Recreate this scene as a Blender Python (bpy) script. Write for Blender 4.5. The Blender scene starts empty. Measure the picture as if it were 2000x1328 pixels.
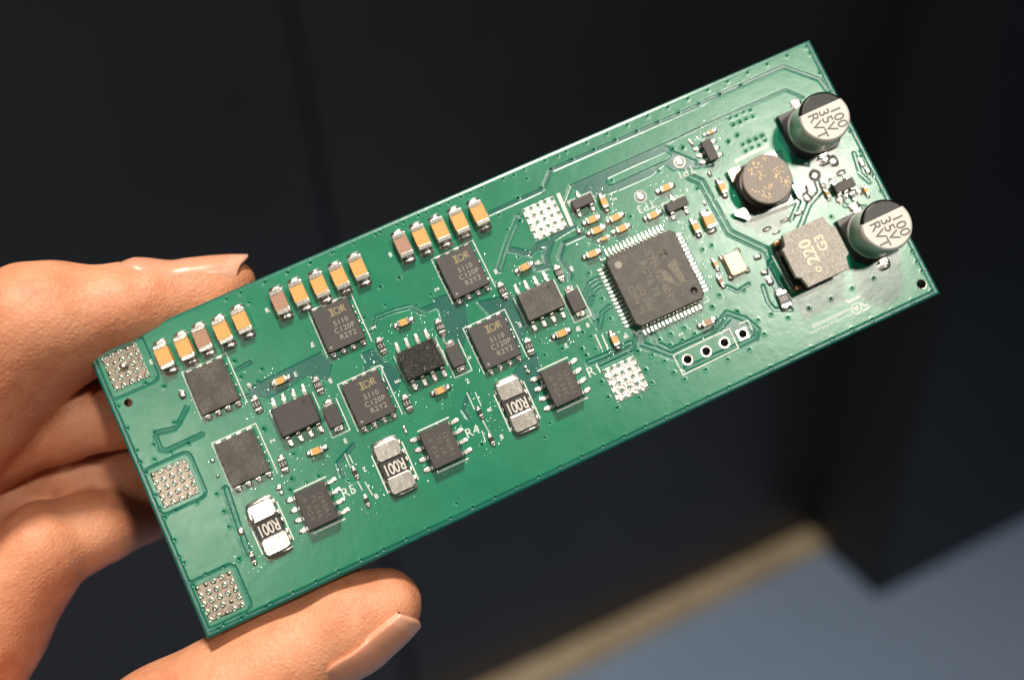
import bpy, math, random
import numpy as np
from mathutils import Matrix, Vector
random.seed(7); rng = np.random.default_rng(7)
sc = bpy.context.scene
col = sc.collection
MM = 0.001

# ------------------------------------------------------------------ camera, light, exposure
cam = bpy.data.cameras.new('camera'); camo = bpy.data.objects.new('camera', cam); col.objects.link(camo)
cam.sensor_width = 36.0; cam.lens = 36.0; cam.clip_start = 0.01; cam.clip_end = 50
CR = [[0.9975570, 0.0698569, 0.0], [-0.0400053, 0.5712759, -0.8197825], [-0.0572675, 0.8177798, 0.5726749]]
CL = (-0.00184748, -0.10561657, 0.07127963)
camo.matrix_world = Matrix.Translation(CL) @ Matrix(CR).to_4x4()
sc.camera = camo
cam.dof.use_dof = True; cam.dof.focus_distance = 0.1245; cam.dof.aperture_fstop = 10.5; cam.dof.aperture_blades = 0
sc.view_settings.view_transform = 'Standard'; sc.view_settings.look = 'None'
sc.view_settings.gamma = 1.0; sc.view_settings.use_curve_mapping = False
sc.view_settings.exposure = 0.0
w = bpy.data.worlds.new('World'); sc.world = w; w.use_nodes = True
bgn = w.node_tree.nodes['Background']
bgn.inputs[0].default_value = (0.85, 0.9, 1.0, 1); bgn.inputs[1].default_value = 0.03

def area(name, loc, size, power, color, aim=(0, 0, 0), spread=80):
    l = bpy.data.lights.new(name, 'AREA'); l.shape = 'DISK'; l.size = size; l.energy = power; l.color = color; l.spread = math.radians(spread)
    o = bpy.data.objects.new(name, l); col.objects.link(o); o.location = loc
    o.rotation_euler = (Vector(aim) - Vector(loc)).to_track_quat('-Z', 'Y').to_euler()
WARM = (1.0, 0.92, 0.81)
area('ceiling_lamp_overhead', (0.0, 0.03, 1.45), 0.20, 5.9, WARM, (0, .12, -1))
area('ceiling_lamp_by_the_pillar', (0.82, -0.97, 1.50), 0.18, 3.3, WARM)
area('ceiling_lamp_behind', (-0.52, -1.68, 1.50), 0.18, 1.5, WARM)

BR = [[0.93191456, -0.35662662, 0.06597497], [0.28703032, 0.61403239, -0.73523997], [0.22169538, 0.70411766, 0.67458838]]
BL = (-0.03997139, -0.02575717, -0.02416375)
BOARD_M = Matrix.Translation(BL) @ Matrix(BR).to_4x4()
L, W = 100.0, 37.15

# ------------------------------------------------------------------ measured layout of the board (mm on the board)
BIGCAP=[(8.37,32.8,0),(10.97,32.74,0),(13.31,32.87,1),(15.87,32.73,0),(18.43,32.93,0),(23.56,33.17,1),(26.07,33.18,0),(28.73,33.08,0),(31.36,33.05,0),(33.94,33.09,0),(40.07,33.5,1),(42.53,33.46,0),(45.1,33.37,0),(47.69,33.36,0),(50.38,33.32,0)]
MOSFET=[(12.11,27.06,'d'),(12.06,17.71,'d'),(28.82,27.69,'t'),(28.54,17.93,'t'),(45.43,27.5,'t'),(45.36,17.92,'t')]
DRIVER=[(19.87,19.65,0),(36.22,19.64,1),(52.69,20.14,1)]
AMP=[(17.81,8.78),(34.18,9.11),(50.64,9.72)]
SHUNT=[(11.64,8.87),(28.04,9.15),(44.61,9.67)]
DIODE=[(23.81,17.82),(40.31,18.29),(56.71,18.36)]
SMALL=[(19.72,24.38,'c6','x'),(20.34,14.79,'c6','x'),(36.22,24.74,'c6','x'),(36.85,15.23,'c6','x'),(52.75,24.88,'c6','x'),(53.4,15.42,'c6','x'),(16.03,22.96,'r6','y'),(23.64,22.01,'r6','y'),(16.07,15.03,'r6','y'),(32.56,23.22,'r6','y'),(40.07,22.35,'r6','y'),(32.56,15.49,'r6','y'),(49.07,23.35,'r6','y'),(56.43,22.45,'r6','y'),(49.08,15.64,'r6','y'),(23.47,10.45,'r4','y'),(23.36,6.83,'r4','y'),(40.13,10.75,'r4','y'),(40.06,7.15,'r4','y'),(8.48,6.33,'r4','y'),(65.48,28.33,'c6','y'),(63.13,26.91,'c6','x'),(63.07,25.43,'c6','x'),(63.46,24.12,'c4','x'),(65.95,25.94,'c6','x'),(66.07,24.33,'c6','x'),(61.22,22.91,'c6','x'),(70.49,24.28,'c6','x'),(73.54,26.8,'c6','x'),(82.08,31.11,'c4','x'),(80.2,23.89,'c6','y'),(76.64,20.68,'c8','y'),(74.78,20.6,'c6','y'),(75.02,15.31,'c4','y'),(74.64,13.09,'c4','y'),(70.75,9.08,'c6','x'),(59.12,11.91,'c6','y'),(80.93,7.75,'r8','y'),(92.39,17.59,'c4','y'),(95.35,15.96,'r4','y'),(97.27,15.91,'c4','y')]
SOT=[(62.97,29.47,'3'),(73.78,24.23,'3'),(80.78,28.91,'6'),(94.69,17.63,'5')]
MCU=(66.94,16.82)
XTAL=(77.26,14.36)
DRUM=(85.08,22.16)
PIND=(86.31,11.31)
ECAP=[(94.3,26.01),(95.05,10.55)]
PAD=[(3.53,33.7,0),(3.56,18.34,0),(3.25,3.89,0),(57.78,29.56,1),(58.3,6.96,1)]
HDR=[(66.47,5.96),(69.06,5.91),(71.67,5.92),(74.28,5.95)]
MHOLE=[(2.2,29.57,0.5),(98.27,2.09,0.62)]
TP=[(70.19,27.17),(76.8,29.24),(92.16,20.5)]
STXT=[('R1',55.23,9.57,1.75,0),('R4',38.34,9.04,1.6,0),('R5',21.84,8.76,1.6,0),('TP1',76.98,27.75,1.5,180),('TP3',70.29,25.76,1.5,180)]
TINY=[(16.06,25.48),(21.69,24.38),(25.18,21.99),(16.03,18.15),(21.67,33.05),(38.21,33.26),(32.65,25.75),(25.01,26.86),(25.19,21.94),(32.57,18.5),(49.3,25.89),(41.69,26.91),(54.73,24.75),(58.16,22.38),(55.66,15.11),(49.18,18.64),(24.64,10.4),(23.92,14.45),(24.62,6.83),(30.97,12.67),(41.41,10.65),(41.34,7.03),(40.39,14.92),(41.73,17.48),(47.62,13.22),(53.37,13.8),(60.69,11.79),(67.14,9.15),(55.67,15.13),(56.92,15.03),(67.01,28.22),(54.56,24.84),(58.11,22.34),(6.54,32.95),(16.09,25.46),(14.36,12.46)]
SLINE=[([(65.04,7.18),(73.01,7.27),(72.98,4.56),(65.08,4.47),(65.04,7.18)],0.16),([(65.02,5.43),(65.51,4.74)],0.16),([(74.36,7.3),(75.64,7.2),(75.64,5.89)],0.16),([(60.72,31.87),(60.52,27.31)],0.5),([(61.55,28.84),(61.57,30.28),(62.31,30.31)],0.14),([(63.81,30.31),(64.62,30.26),(64.64,28.79)],0.14),([(83.38,26.39),(88.42,26.52)],0.42),([(81.59,18.55),(87.29,18.2)],0.42),([(82.26,13.38),(82.41,8.38)],0.15),([(82.49,7.09),(88.27,7.06)],0.15),([(57.26,13.65),(57.23,11.61)],0.16),([(58.02,13.24),(57.93,11.23)],0.16),([(62.43,21.8),(61.95,21.78),(61.92,20.72)],0.13),([(71.32,11.48),(72.25,11.53),(72.24,12.13)],0.13),([(61.86,12.25),(61.92,11.61),(62.93,11.64)],0.13),([(23.21,13.09),(23.2,11.3)],0.12),([(23.63,12.78),(23.68,11.63)],0.12),([(23.29,9.47),(23.39,8.19)],0.12),([(24.07,8.99),(24.25,7.12)],0.12),([(40.02,10.09),(40.18,7.96)],0.12),([(39.46,8.64),(39.28,7.24)],0.12),([(39.73,13.72),(39.71,11.44)],0.12),([(40.67,13.29),(40.64,11.47)],0.12),([(40.09,9.78),(40.2,8.02)],0.12),([(23.17,12.17),(23.26,11.11)],0.12),([(88.07,4.35),(88.59,3.97),(90.82,4.0)],0.32),([(88.41,2.95),(88.37,2.74),(88.51,2.33),(88.92,2.08),(89.41,2.21),(89.72,2.59),(89.77,3.03),(89.53,3.37),(89.1,3.45),(88.66,3.3),(88.41,2.95)],0.16),([(90.26,3.5),(90.77,3.56)],0.2),([(89.9,3.26),(90.14,2.69),(90.77,2.64)],0.24),([(89.67,2.15),(90.81,2.27)],0.22),([(88.75,3.03),(89.09,2.64)],0.3),([(89.24,3.15),(89.12,2.57)],0.25),([(82.72,3.22),(88.42,3.18)],0.1),([(82.77,2.97),(88.27,3.01)],0.1),([(60.92,30.33),(62.61,32.05)],0.12)]
LTXT=[(85.3,2.69)]
GAP=[([(51.63,33.02),(54.84,33.04),(58.8,33.11),(59.4,33.28),(61.21,34.97),(82.54,34.99),(83.68,35.17),(95.11,35.21),(98.65,31.77),(98.94,29.96)],0.55),([(60.92,30.33),(62.62,32.07),(76.13,32.12),(81.94,32.28),(93.89,32.33),(95.58,30.46)],0.3),([(77.09,26.97),(78.19,25.74),(78.53,18.3),(81.86,14.29),(81.79,13.18)],1.0),([(8.27,26.11),(6.73,24.78),(5.91,24.37),(3.87,24.81),(3.58,24.41),(3.51,22.82),(4.15,22.32),(8.7,22.38)],0.55),([(8.68,15.19),(8.33,10.55),(8.18,7.12)],0.8),([(32.33,25.53),(33.41,26.73),(35.9,26.59),(37.69,26.27),(39.1,24.78)],0.6),([(38.58,25.16),(40.62,25.08),(42.57,24.77)],0.8),([(60.63,27.19),(58.66,26.98),(57.49,26.78),(55.89,25.19),(55.5,23.92),(54.25,24.13)],0.8),([(61.48,25.64),(58.63,25.69),(57.37,24.24),(57.51,23.02),(57.79,21.81),(57.34,21.16)],0.5),([(54.88,31.13),(51.97,28.39),(49.77,25.93)],0.75),([(51.9,27.92),(54.15,26.19),(55.45,26.68),(56.73,26.69)],0.8),([(54.99,10.72),(57.73,10.62),(60.7,10.73)],0.8),([(56.13,9.95),(60.64,10.0),(61.92,11.41)],0.8),([(62.15,11.2),(61.97,10.08),(65.05,6.98)],0.8),([(63.83,10.44),(63.82,9.17),(65.01,7.77),(70.91,7.72),(73.56,9.09),(75.37,7.44),(76.17,5.61),(75.49,4.78),(73.19,4.75),(65.75,4.89)],0.8),([(60.49,19.81),(59.26,19.64),(58.0,18.5)],0.7),([(60.45,18.82),(59.46,18.55),(57.91,17.11),(57.92,15.33)],0.7),([(60.38,15.99),(59.11,15.57),(58.08,14.19)],0.7),([(17.99,24.79),(16.44,24.27),(15.02,24.37)],0.6),([(15.14,27.82),(17.37,28.04)],0.45),([(28.22,19.76),(29.35,20.63),(29.91,21.76)],0.7),([(24.55,13.57),(22.01,12.37),(21.84,10.76)],0.6),([(39.82,13.4),(38.46,11.95),(38.64,10.83)],0.6),([(87.42,21.71),(88.63,18.2),(86.64,16.51)],0.5),([(92.02,19.67),(91.83,18.27),(89.7,17.36),(86.94,14.9)],0.6),([(93.85,16.62),(93.93,15.32),(96.3,14.04)],0.45),([(98.27,21.02),(97.74,18.25),(98.35,16.78)],0.5),([(76.59,28.37),(80.48,27.24)],0.45),([(69.34,31.59),(71.44,31.4),(76.0,31.38),(77.19,29.59)],0.5),([(79.38,10.28),(79.08,8.24),(79.36,7.04),(81.34,6.14)],0.5),([(75.18,12.17),(76.08,11.04),(77.84,11.33)],0.4),([(8.0,37.49),(3.73,37.5)],0.4)]
TRACE=[([(77.09,26.97),(78.19,25.74),(78.53,18.3),(81.86,14.29),(81.79,13.18)],0.45),([(8.27,26.11),(6.73,24.78),(5.91,24.37),(3.87,24.81),(3.58,24.41),(3.51,22.82),(4.15,22.32),(8.7,22.38)],0.22),([(8.68,15.19),(8.33,10.55),(8.18,7.12)],0.35),([(32.33,25.53),(33.41,26.73),(35.9,26.59),(37.69,26.27),(39.1,24.78)],0.22),([(54.88,31.13),(51.97,28.39),(49.77,25.93)],0.3),([(54.99,10.72),(57.73,10.62),(60.7,10.73)],0.25),([(56.13,9.95),(60.64,10.0),(61.92,11.41)],0.25),([(62.15,11.2),(61.97,10.08),(65.05,6.98)],0.25),([(63.83,10.44),(63.82,9.17),(65.01,7.77),(70.91,7.72),(73.56,9.09),(75.37,7.44),(76.17,5.61),(75.49,4.78),(73.19,4.75),(65.75,4.89)],0.25),([(60.49,19.81),(59.26,19.64),(58.0,18.5)],0.25),([(60.45,18.82),(59.46,18.55),(57.91,17.11),(57.92,15.33)],0.25),([(60.38,15.99),(59.11,15.57),(58.08,14.19)],0.25)]
BARE=[[(62.61,32.05),(76.13,32.12),(76.75,30.85),(78.96,28.44),(78.23,27.69),(75.45,28.57),(74.94,29.69),(72.47,29.0),(66.7,29.08),(65.33,29.51),(64.39,29.75),(63.16,31.19)],[(15.63,25.19),(17.61,25.31),(21.66,25.52),(25.64,25.65),(26.3,23.75),(24.86,21.99),(22.85,23.6),(19.99,23.19),(17.26,23.07),(15.78,24.29)],[(29.84,23.46),(31.58,23.36),(32.19,21.34),(33.31,19.86),(32.85,18.54),(31.76,19.31),(31.61,21.12),(30.03,21.56)],[(41.45,25.98),(43.02,25.77),(42.6,23.62),(42.03,21.13),(40.87,22.57),(41.12,24.5)],[(40.74,25.95),(44.55,25.29),(43.26,20.92),(41.62,18.86),(39.81,20.52),(40.62,23.53)],[(45.47,23.46),(49.94,22.5),(49.92,17.9),(47.4,15.52),(47.04,18.5)],[(48.0,14.54),(49.72,14.46),(48.4,10.16),(46.16,9.11),(45.75,13.47)],[(27.93,21.28),(30.0,21.02),(29.72,18.38),(28.16,18.41)],[(31.43,20.71),(33.6,18.68),(31.57,17.19),(30.82,18.57)],[(81.77,23.11),(83.14,23.61),(87.89,25.6),(89.77,25.15),(88.63,18.2),(82.02,18.43)],[(91.62,29.22),(90.06,26.9),(90.35,23.02),(92.04,21.9),(92.82,23.42)],[(81.45,13.34),(81.78,7.02),(80.58,6.84),(80.43,10.89)],[(74.01,8.38),(75.3,7.3),(75.52,5.55),(73.32,5.55),(71.65,7.31)]]
SLOT=[([(67.58,30.55),(75.77,30.66)],1.0)]
RING=[(0,3.0),(1,3.0),(2,3.0)]
VIA=[(56.57,36.32),(57.87,35.16),(62.7,36.31),(59.07,33.39),(61.26,35.09),(64.26,35.16),(67.34,35.19),(70.46,35.25),(73.51,35.16),(76.54,35.14),(79.6,35.19),(82.57,35.19),(85.71,35.14),(55.79,33.37),(67.67,30.56),(76.72,31.14),(78.04,30.74),(67.87,25.34),(54.75,30.63),(55.73,26.09),(73.81,29.2),(60.88,26.4),(85.62,35.32),(88.7,35.23),(87.35,31.81),(88.35,31.68),(86.33,31.75),(85.41,31.78),(88.27,30.78),(87.33,30.82),(86.38,30.86),(85.43,30.84),(85.25,29.36),(88.23,27.99),(87.29,27.97),(86.32,28.02),(83.83,29.12),(88.31,27.27),(72.27,10.63),(74.99,8.8),(76.85,6.71),(78.72,6.69),(80.51,5.4),(76.78,4.78),(74.18,3.83),(71.1,3.83),(67.99,3.84),(65.02,3.86),(64.18,5.18),(63.74,6.95),(62.61,8.29),(61.24,9.5),(61.09,6.99),(64.33,9.62),(65.98,9.69),(67.87,9.66),(66.97,8.42),(65.27,8.49),(68.72,8.45),(83.52,5.39),(86.62,5.3),(89.76,5.38),(92.92,5.35),(99.09,4.93),(61.23,9.49),(61.08,6.99),(61.09,5.18),(58.83,4.18),(55.37,5.89),(55.42,7.95),(55.88,4.27),(54.96,12.64),(55.1,11.7),(56.48,11.89),(56.64,13.58),(55.88,14.45),(58.32,15.11),(59.84,14.59),(57.96,11.04),(54.95,12.67),(55.06,11.69),(50.4,13.82),(50.54,15.62),(52.73,13.68),(55.43,7.91),(55.38,5.85),(55.75,4.18),(47.4,5.95),(46.08,4.62),(38.74,7.09),(38.21,36.39),(41.37,36.35),(44.45,36.35),(47.49,36.37),(50.55,36.39),(55.83,33.38),(52.65,32.38),(52.82,30.21),(54.77,30.6),(52.57,26.5),(35.42,30.09),(38.02,30.15),(40.73,26.57),(55.54,26.18),(22.65,36.39),(25.74,36.4),(28.83,36.35),(31.98,36.41),(38.03,30.15),(35.41,30.05),(35.05,27.69),(38.52,26.12),(32.04,25.39),(32.08,27.29),(15.65,28.97),(18.22,26.66),(15.56,26.79),(17.19,25.42),(15.62,19.91),(6.76,22.09),(17.64,15.61),(0.83,22.32),(6.21,25.03),(6.76,22.03),(4.49,21.91),(3.02,23.59),(3.67,24.91),(2.44,21.91),(15.57,19.87),(7.49,15.08),(4.98,15.14),(2.34,15.38),(7.47,12.82),(7.32,10.92),(16.28,13.04),(15.56,11.88),(0.82,16.37),(16.23,12.98),(17.61,11.84),(19.28,11.9),(15.57,11.84),(21.91,0.53),(6.94,7.01),(0.76,10.17),(4.93,6.95),(2.71,7.02),(6.92,6.95),(0.74,7.03),(7.58,0.5),(4.49,0.56),(1.6,0.53),(19.56,36.41),(17.66,36.4),(20.02,34.87),(4.92,30.86),(6.78,29.55),(15.62,28.92),(59.87,20.93),(59.05,18.09),(59.98,17.32),(75.76,17.74),(74.47,17.72),(73.8,11.6),(72.33,10.6),(74.95,8.82),(76.94,10.84),(76.74,31.12),(78.0,30.81),(85.42,30.82),(86.37,30.72),(85.29,29.32),(83.84,29.03),(86.33,27.93),(85.39,27.92),(87.33,27.93),(88.2,27.92),(87.3,27.01),(86.28,27.09),(85.36,27.0),(77.34,25.14),(32.99,1.93),(38.77,7.13),(22.36,9.89),(98.91,20.3),(99.16,17.26),(91.61,14.74),(99.04,0.71),(96.11,0.71),(93.18,0.71),(90.25,0.71),(87.32,0.71),(84.39,0.71),(81.46,0.71),(78.53,0.71),(75.6,0.71),(72.67,0.71),(69.74,0.71),(66.81,0.71),(63.88,0.71),(60.95,0.71),(58.02,0.71),(55.09,0.71),(52.16,0.71),(49.23,0.71),(46.3,0.71),(43.37,0.71),(40.44,0.71),(37.51,0.71),(34.58,0.71),(31.65,0.71),(28.72,0.71),(25.79,0.71),(22.86,0.71),(19.93,0.71),(17.0,0.71),(14.07,0.71),(11.14,0.71),(8.21,0.71),(5.28,0.71),(2.35,0.71),(99.08,36.4),(96.15,36.4),(93.22,36.4),(90.29,36.4),(87.36,36.4),(84.43,36.4),(81.5,36.4),(78.57,36.4),(75.64,36.4),(72.71,36.4),(69.78,36.4),(66.85,36.4),(63.92,36.4),(60.99,36.4),(58.06,36.4),(55.13,36.4),(52.2,36.4),(49.27,36.4),(46.34,36.4),(43.41,36.4),(40.48,36.4),(37.55,36.4),(34.62,36.4),(31.69,36.4),(28.76,36.4),(25.83,36.4),(22.9,36.4),(0.95,3.5),(0.95,6.4),(0.95,9.3),(0.95,12.2),(0.95,15.1),(0.95,18.0),(0.95,20.9),(0.95,23.8),(0.95,26.7),(0.95,29.6),(99.1,3.5),(99.1,6.4),(99.1,9.3),(99.1,12.2),(99.1,15.1),(99.1,18.0),(99.1,20.9),(99.1,23.8),(99.1,26.7),(99.1,29.6),(99.1,32.5),(99.1,35.4)]
BLOB=[(8.4,9.83,0.8,1.0),(14.31,12.59,0.6,0.5),(14.52,11.94,0.6,0.5),(14.52,12.64,0.7,0.9),(30.98,12.95,0.6,0.5),(47.64,13.51,0.6,0.5),(47.68,12.85,0.6,0.5),(31.04,13.04,0.5,0.5),(31.02,12.37,0.5,0.5),(83.21,16.71,1.3,0.6),(85.83,16.76,1.6,0.5),(87.88,16.88,1.3,0.6),(84.12,15.82,1.2,0.4),(80.46,13.95,1.2,0.8),(80.36,11.82,1.1,0.8),(80.47,10.58,1.0,1.4),(94.13,21.78,1.9,1.5),(95.27,21.19,1.3,1.6),(98.6,19.4,0.8,1.6),(98.78,18.22,0.8,1.4),(95.45,19.38,1.4,0.8),(95.05,14.46,1.3,1.2),(93.7,16.31,1.2,1.4),(96.44,16.34,1.0,1.4),(92.51,18.8,0.9,0.6),(89.79,19.54,1.5,2.0),(89.88,18.17,1.2,1.2),(94.93,6.32,1.9,1.4),(94.25,29.98,1.6,1.4),(79.28,30.92,0.5,1.3),(77.35,23.06,0.5,0.9),(79.65,26.2,0.6,0.9),(8.39,27.75,0.9,1.2),(8.62,18.94,0.6,0.6),(8.46,17.01,0.5,0.5),(61.05,26.29,0.8,0.8),(61.96,21.76,0.3,0.8)]
HAND={'index':[(18.15,39.66,-6.2,3.3),(14.6,39.46,-6,4.3),(6.75,40.99,-4.2,5.5),(-4.44,43.08,-3,8.0),(-27.01,35.19,-6,9.2),(-51.88,25.45,-16,12)],'middle':[(1.47,30.4,-14,4.9),(-9.81,33.64,-13,5.2),(-22.83,34.48,-13,5.8),(-32.45,32.38,-14,8),(-53.09,25.75,-18,12)],'ring':[(-5.13,24.59,-24,4.6),(-14.53,27.91,-23,5.0),(-28.02,28.59,-22,5.6),(-38.18,27.29,-21,8),(-54.45,21.72,-20,12)],'pinky':[(-8.74,19.03,-27,4.2),(-12.42,19.18,-18,4.8),(-18.08,19.19,-15,6.0),(-31.65,13.36,-16,9.0),(-50.4,7.09,-16,14)],'thumb':[(19.7,-5.8,-6.0,4.6),(15.29,-5.88,-6.8,5.9),(4.8,-6.59,-8,7.3),(-10.85,-9.86,-7,9.5),(-27.32,-14.72,-9,12),(-45.93,-2.05,-14,17)],'palm':[(-53.09,25.75,-18,13),(-48.04,2.77,-15,16)]}


# ------------------------------------------------------------------ materials
def newmat(name):
    m = bpy.data.materials.new(name); m.use_nodes = True
    nt = m.node_tree; b = nt.nodes['Principled BSDF']
    return m, nt, b
def S(b, **k):
    al = dict(base='Base Color', rough='Roughness', metal='Metallic', spec='Specular IOR Level', coat='Coat Weight', coatr='Coat Roughness', sss='Subsurface Weight')
    for n, v in k.items():
        i = b.inputs[al[n]]
        i.default_value = (*v, 1) if n == 'base' else v
def noise(nt, scale, detail=3, rough=.6, vec=None):
    n = nt.nodes.new('ShaderNodeTexNoise'); n.inputs['Scale'].default_value = scale; n.inputs['Detail'].default_value = detail; n.inputs['Roughness'].default_value = rough
    if vec is None:
        tc = nt.nodes.new('ShaderNodeTexCoord'); vec = tc.outputs['Object']
    nt.links.new(vec, n.inputs['Vector']); return n.outputs['Fac']
def ramp(nt, fac, stops):
    r = nt.nodes.new('ShaderNodeValToRGB'); e = r.color_ramp.elements
    while len(e) < len(stops): e.new(.5)
    for el, (p, c) in zip(e, stops): el.position = p; el.color = (*c, 1) if len(c) == 3 else c
    nt.links.new(fac, r.inputs['Fac']); return r.outputs['Color']
def bump(nt, b, fac, strength, dist):
    n = nt.nodes.new('ShaderNodeBump'); n.inputs['Strength'].default_value = strength; n.inputs['Distance'].default_value = dist
    nt.links.new(fac, n.inputs['Height']); nt.links.new(n.outputs['Normal'], b.inputs['Normal'])
def simple(name, base, rough, metal=0., nscale=None, var=.15, bs=None, bscale=None, bdist=2e-5, **k):
    m, nt, b = newmat(name); S(b, base=base, rough=rough, metal=metal, **k)
    if nscale:
        f = noise(nt, nscale)
        lo = tuple(c*(1-var) for c in base); hi = tuple(min(1, c*(1+var)) for c in base)
        nt.links.new(ramp(nt, f, [(.3, lo), (.7, hi)]), b.inputs['Base Color'])
    if bs: bump(nt, b, noise(nt, bscale or nscale), bs, bdist)
    return m
MAT = {}
MAT['silk'] = simple('screen_print_white', (.64, .67, .61), .5, nscale=5000, var=.25)
MAT['tin'] = simple('tinned_metal', (.58, .55, .50), .29, 1., 900, .16, .5, 900, 6e-5)
MAT['pin'] = simple('pin_metal', (.72, .69, .64), .33, 1., 4000, .1, .4, 5000, 2e-5)
MAT['solder'] = simple('solder', (.76, .73, .68), .33, 1., 3000, .1, .5, 1500, 6e-5)
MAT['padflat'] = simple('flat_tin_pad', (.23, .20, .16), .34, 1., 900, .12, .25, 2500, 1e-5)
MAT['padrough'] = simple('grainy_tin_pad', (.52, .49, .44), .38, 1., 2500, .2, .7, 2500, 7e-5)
MAT['tan'] = simple('tan_ceramic', (.60, .33, .095), .42, 0, 2500, .1)
MAT['brown'] = simple('brown_ceramic', (.36, .20, .13), .45, 0, 2500, .12)
MAT['chip'] = simple('chip_plastic', (.050, .044, .040), .5, 0, 1200, .12, .35, 16000, 1.2e-5)
MAT['mark'] = simple('laser_marking', (.30, .275, .235), .6)
MAT['markfaint'] = simple('faint_marking', (.13, .117, .096), .6)
MAT['markmid'] = simple('etched_marking', (.165, .145, .112), .6, nscale=4000, var=.5)
MAT['markgold'] = simple('logo_marking', (.27, .225, .12), .6, nscale=9000, var=.4)
MAT['rblack'] = simple('resistor_black', (.018, .017, .016), .35, 0, 3000, .3)
MAT['shuntband'] = simple('shunt_band', (.022, .020, .019), .5, 0, 3000, .2)
MAT['dimple'] = simple('dimple_plastic', (.03, .028, .026), .25)
MAT['white'] = simple('white_marking', (.62, .58, .52), .5)
MAT['gold'] = simple('gold_lid', (.60, .51, .31), .42, .6, 1500, .06, .15, 3000, 2e-5)
MAT['ceramic'] = simple('ceramic_base', (.30, .27, .23), .5)
MAT['ferrite'] = simple('ferrite', (.37, .342, .298), .5, 0, 5200, .4, .9, 6000, 6e-5)
MAT['ferrited'] = simple('ferrite_disc', (.25, .21, .178), .5, 0, 4500, .3, .7, 6000, 4e-5)
MAT['fleck'] = simple('gold_fleck', (.78, .55, .27), .4)
MAT['cream'] = simple('cream_marking', (.74, .64, .48), .55)
MAT['dark'] = simple('dark_plastic', (.014, .013, .013), .38, 0, 2000, .2)
MAT['plate'] = simple('dull_plate', (.24, .20, .175), .28, 1., 1200, .2, .3, 2500, 3e-5)
MAT['copperw'] = simple('copper_winding', (.42, .20, .10), .35, 1.)
MAT['can'] = simple('aluminium_can', (.84, .81, .76), .36, .5, 1800, .04, .06, 3000, 1e-5)
MAT['cantop'] = simple('can_top', (.60, .58, .53), .5, 0., 1500, .04, .08, 4000, 1e-5)
MAT['canblack'] = simple('can_black_print', (.004, .004, .0045), .34, 0, 2500, .2, .25, 1800, 4e-5, spec=.22)
MAT['cantext'] = simple('can_grey_print', (.10, .095, .09), .5)
MAT['flux'] = simple('solder_bead', (.85, .84, .80), .2, 1.)
MAT['fr4'] = simple('board_edge', (.33, .36, .22), .6, 0, 900, .2)
MAT['hole'] = simple('plated_hole', (.10, .08, .05), .5, .6)

# dusty chip: speckled flux residue over the black plastic
def dusty(name, amount, base, rough, bs):
    m, nt, b = newmat(name); S(b, rough=rough)
    f1 = noise(nt, 5200, 2, .5); f2 = noise(nt, 700, 3, .6)
    mx = nt.nodes.new('ShaderNodeMath'); mx.operation = 'MULTIPLY'; nt.links.new(f1, mx.inputs[0]); nt.links.new(f2, mx.inputs[1])
    hi = (base[0]+amount*1.1, base[1]+amount, base[2]+amount*.8)
    nt.links.new(ramp(nt, mx.outputs[0], [(.2, base), (.42, hi)]), b.inputs['Base Color'])
    bump(nt, b, f1, bs, 4e-5)
    return m
MAT['dusty'] = dusty('chip_with_residue', .07, (.050, .043, .038), .43, .8)
MAT['mcu'] = dusty('processor_plastic', .055, (.046, .039, .033), .44, .4)
MAT['wet'] = dusty('chip_under_flux', .02, (.026, .023, .022), .16, 1.0)

# solder mask: copper under it reads lighter, bare laminate darker
m, nt, b = newmat('green_solder_mask'); MAT['mask'] = m
at = nt.nodes.new('ShaderNodeAttribute'); at.attribute_name = 'copper'
f = noise(nt, 260, 4, .6)
cA = ramp(nt, f, [(.3, (.003, .150, .075)), (.7, (.006, .182, .094))])
cB = ramp(nt, f, [(.3, (.003, .088, .064)), (.7, (.005, .112, .080))])
mx = nt.nodes.new('ShaderNodeMix'); mx.data_type = 'RGBA'
nt.links.new(at.outputs['Fac'], mx.inputs['Factor']); nt.links.new(cB, mx.inputs['A']); nt.links.new(cA, mx.inputs['B'])
nt.links.new(mx.outputs['Result'], b.inputs['Base Color'])
S(b, rough=.36, spec=.65)
rr = nt.nodes.new('ShaderNodeMapRange'); rr.inputs['To Min'].default_value = .20; rr.inputs['To Max'].default_value = .38
nt.links.new(noise(nt, 120, 5, .65), rr.inputs['Value']); nt.links.new(rr.outputs[0], b.inputs['Roughness'])
ad = nt.nodes.new('ShaderNodeMath'); ad.operation = 'ADD'
n1 = noise(nt, 1500, 3, .6); n2 = noise(nt, 330, 2, .5); nt.links.new(n1, ad.inputs[0]); nt.links.new(n2, ad.inputs[1])
bump(nt, b, ad.outputs[0], .2, 5e-5)

# skin
m, nt, b = newmat('skin'); MAT['skin'] = m
f = noise(nt, 120, 6, .7)
nt.links.new(ramp(nt, f, [(.28, (.45, .145, .072)), (.5, (.60, .255, .138)), (.72, (.68, .33, .195))]), b.inputs['Base Color'])
S(b, rough=.5, sss=.2, spec=.35); b.inputs['Subsurface Radius'].default_value = (1, .35, .2); b.inputs['Subsurface Scale'].default_value = .0025
ad = nt.nodes.new('ShaderNodeMath'); ad.operation = 'ADD'
vo = nt.nodes.new('ShaderNodeTexVoronoi'); vo.feature = 'DISTANCE_TO_EDGE'; vo.inputs['Scale'].default_value = 1500
tc = nt.nodes.new('ShaderNodeTexCoord'); nt.links.new(tc.outputs['Object'], vo.inputs['Vector'])
nt.links.new(vo.outputs['Distance'], ad.inputs[0]); nt.links.new(noise(nt, 420, 6, .7), ad.inputs[1])
bump(nt, b, ad.outputs[0], .55, 1.8e-4)
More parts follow.
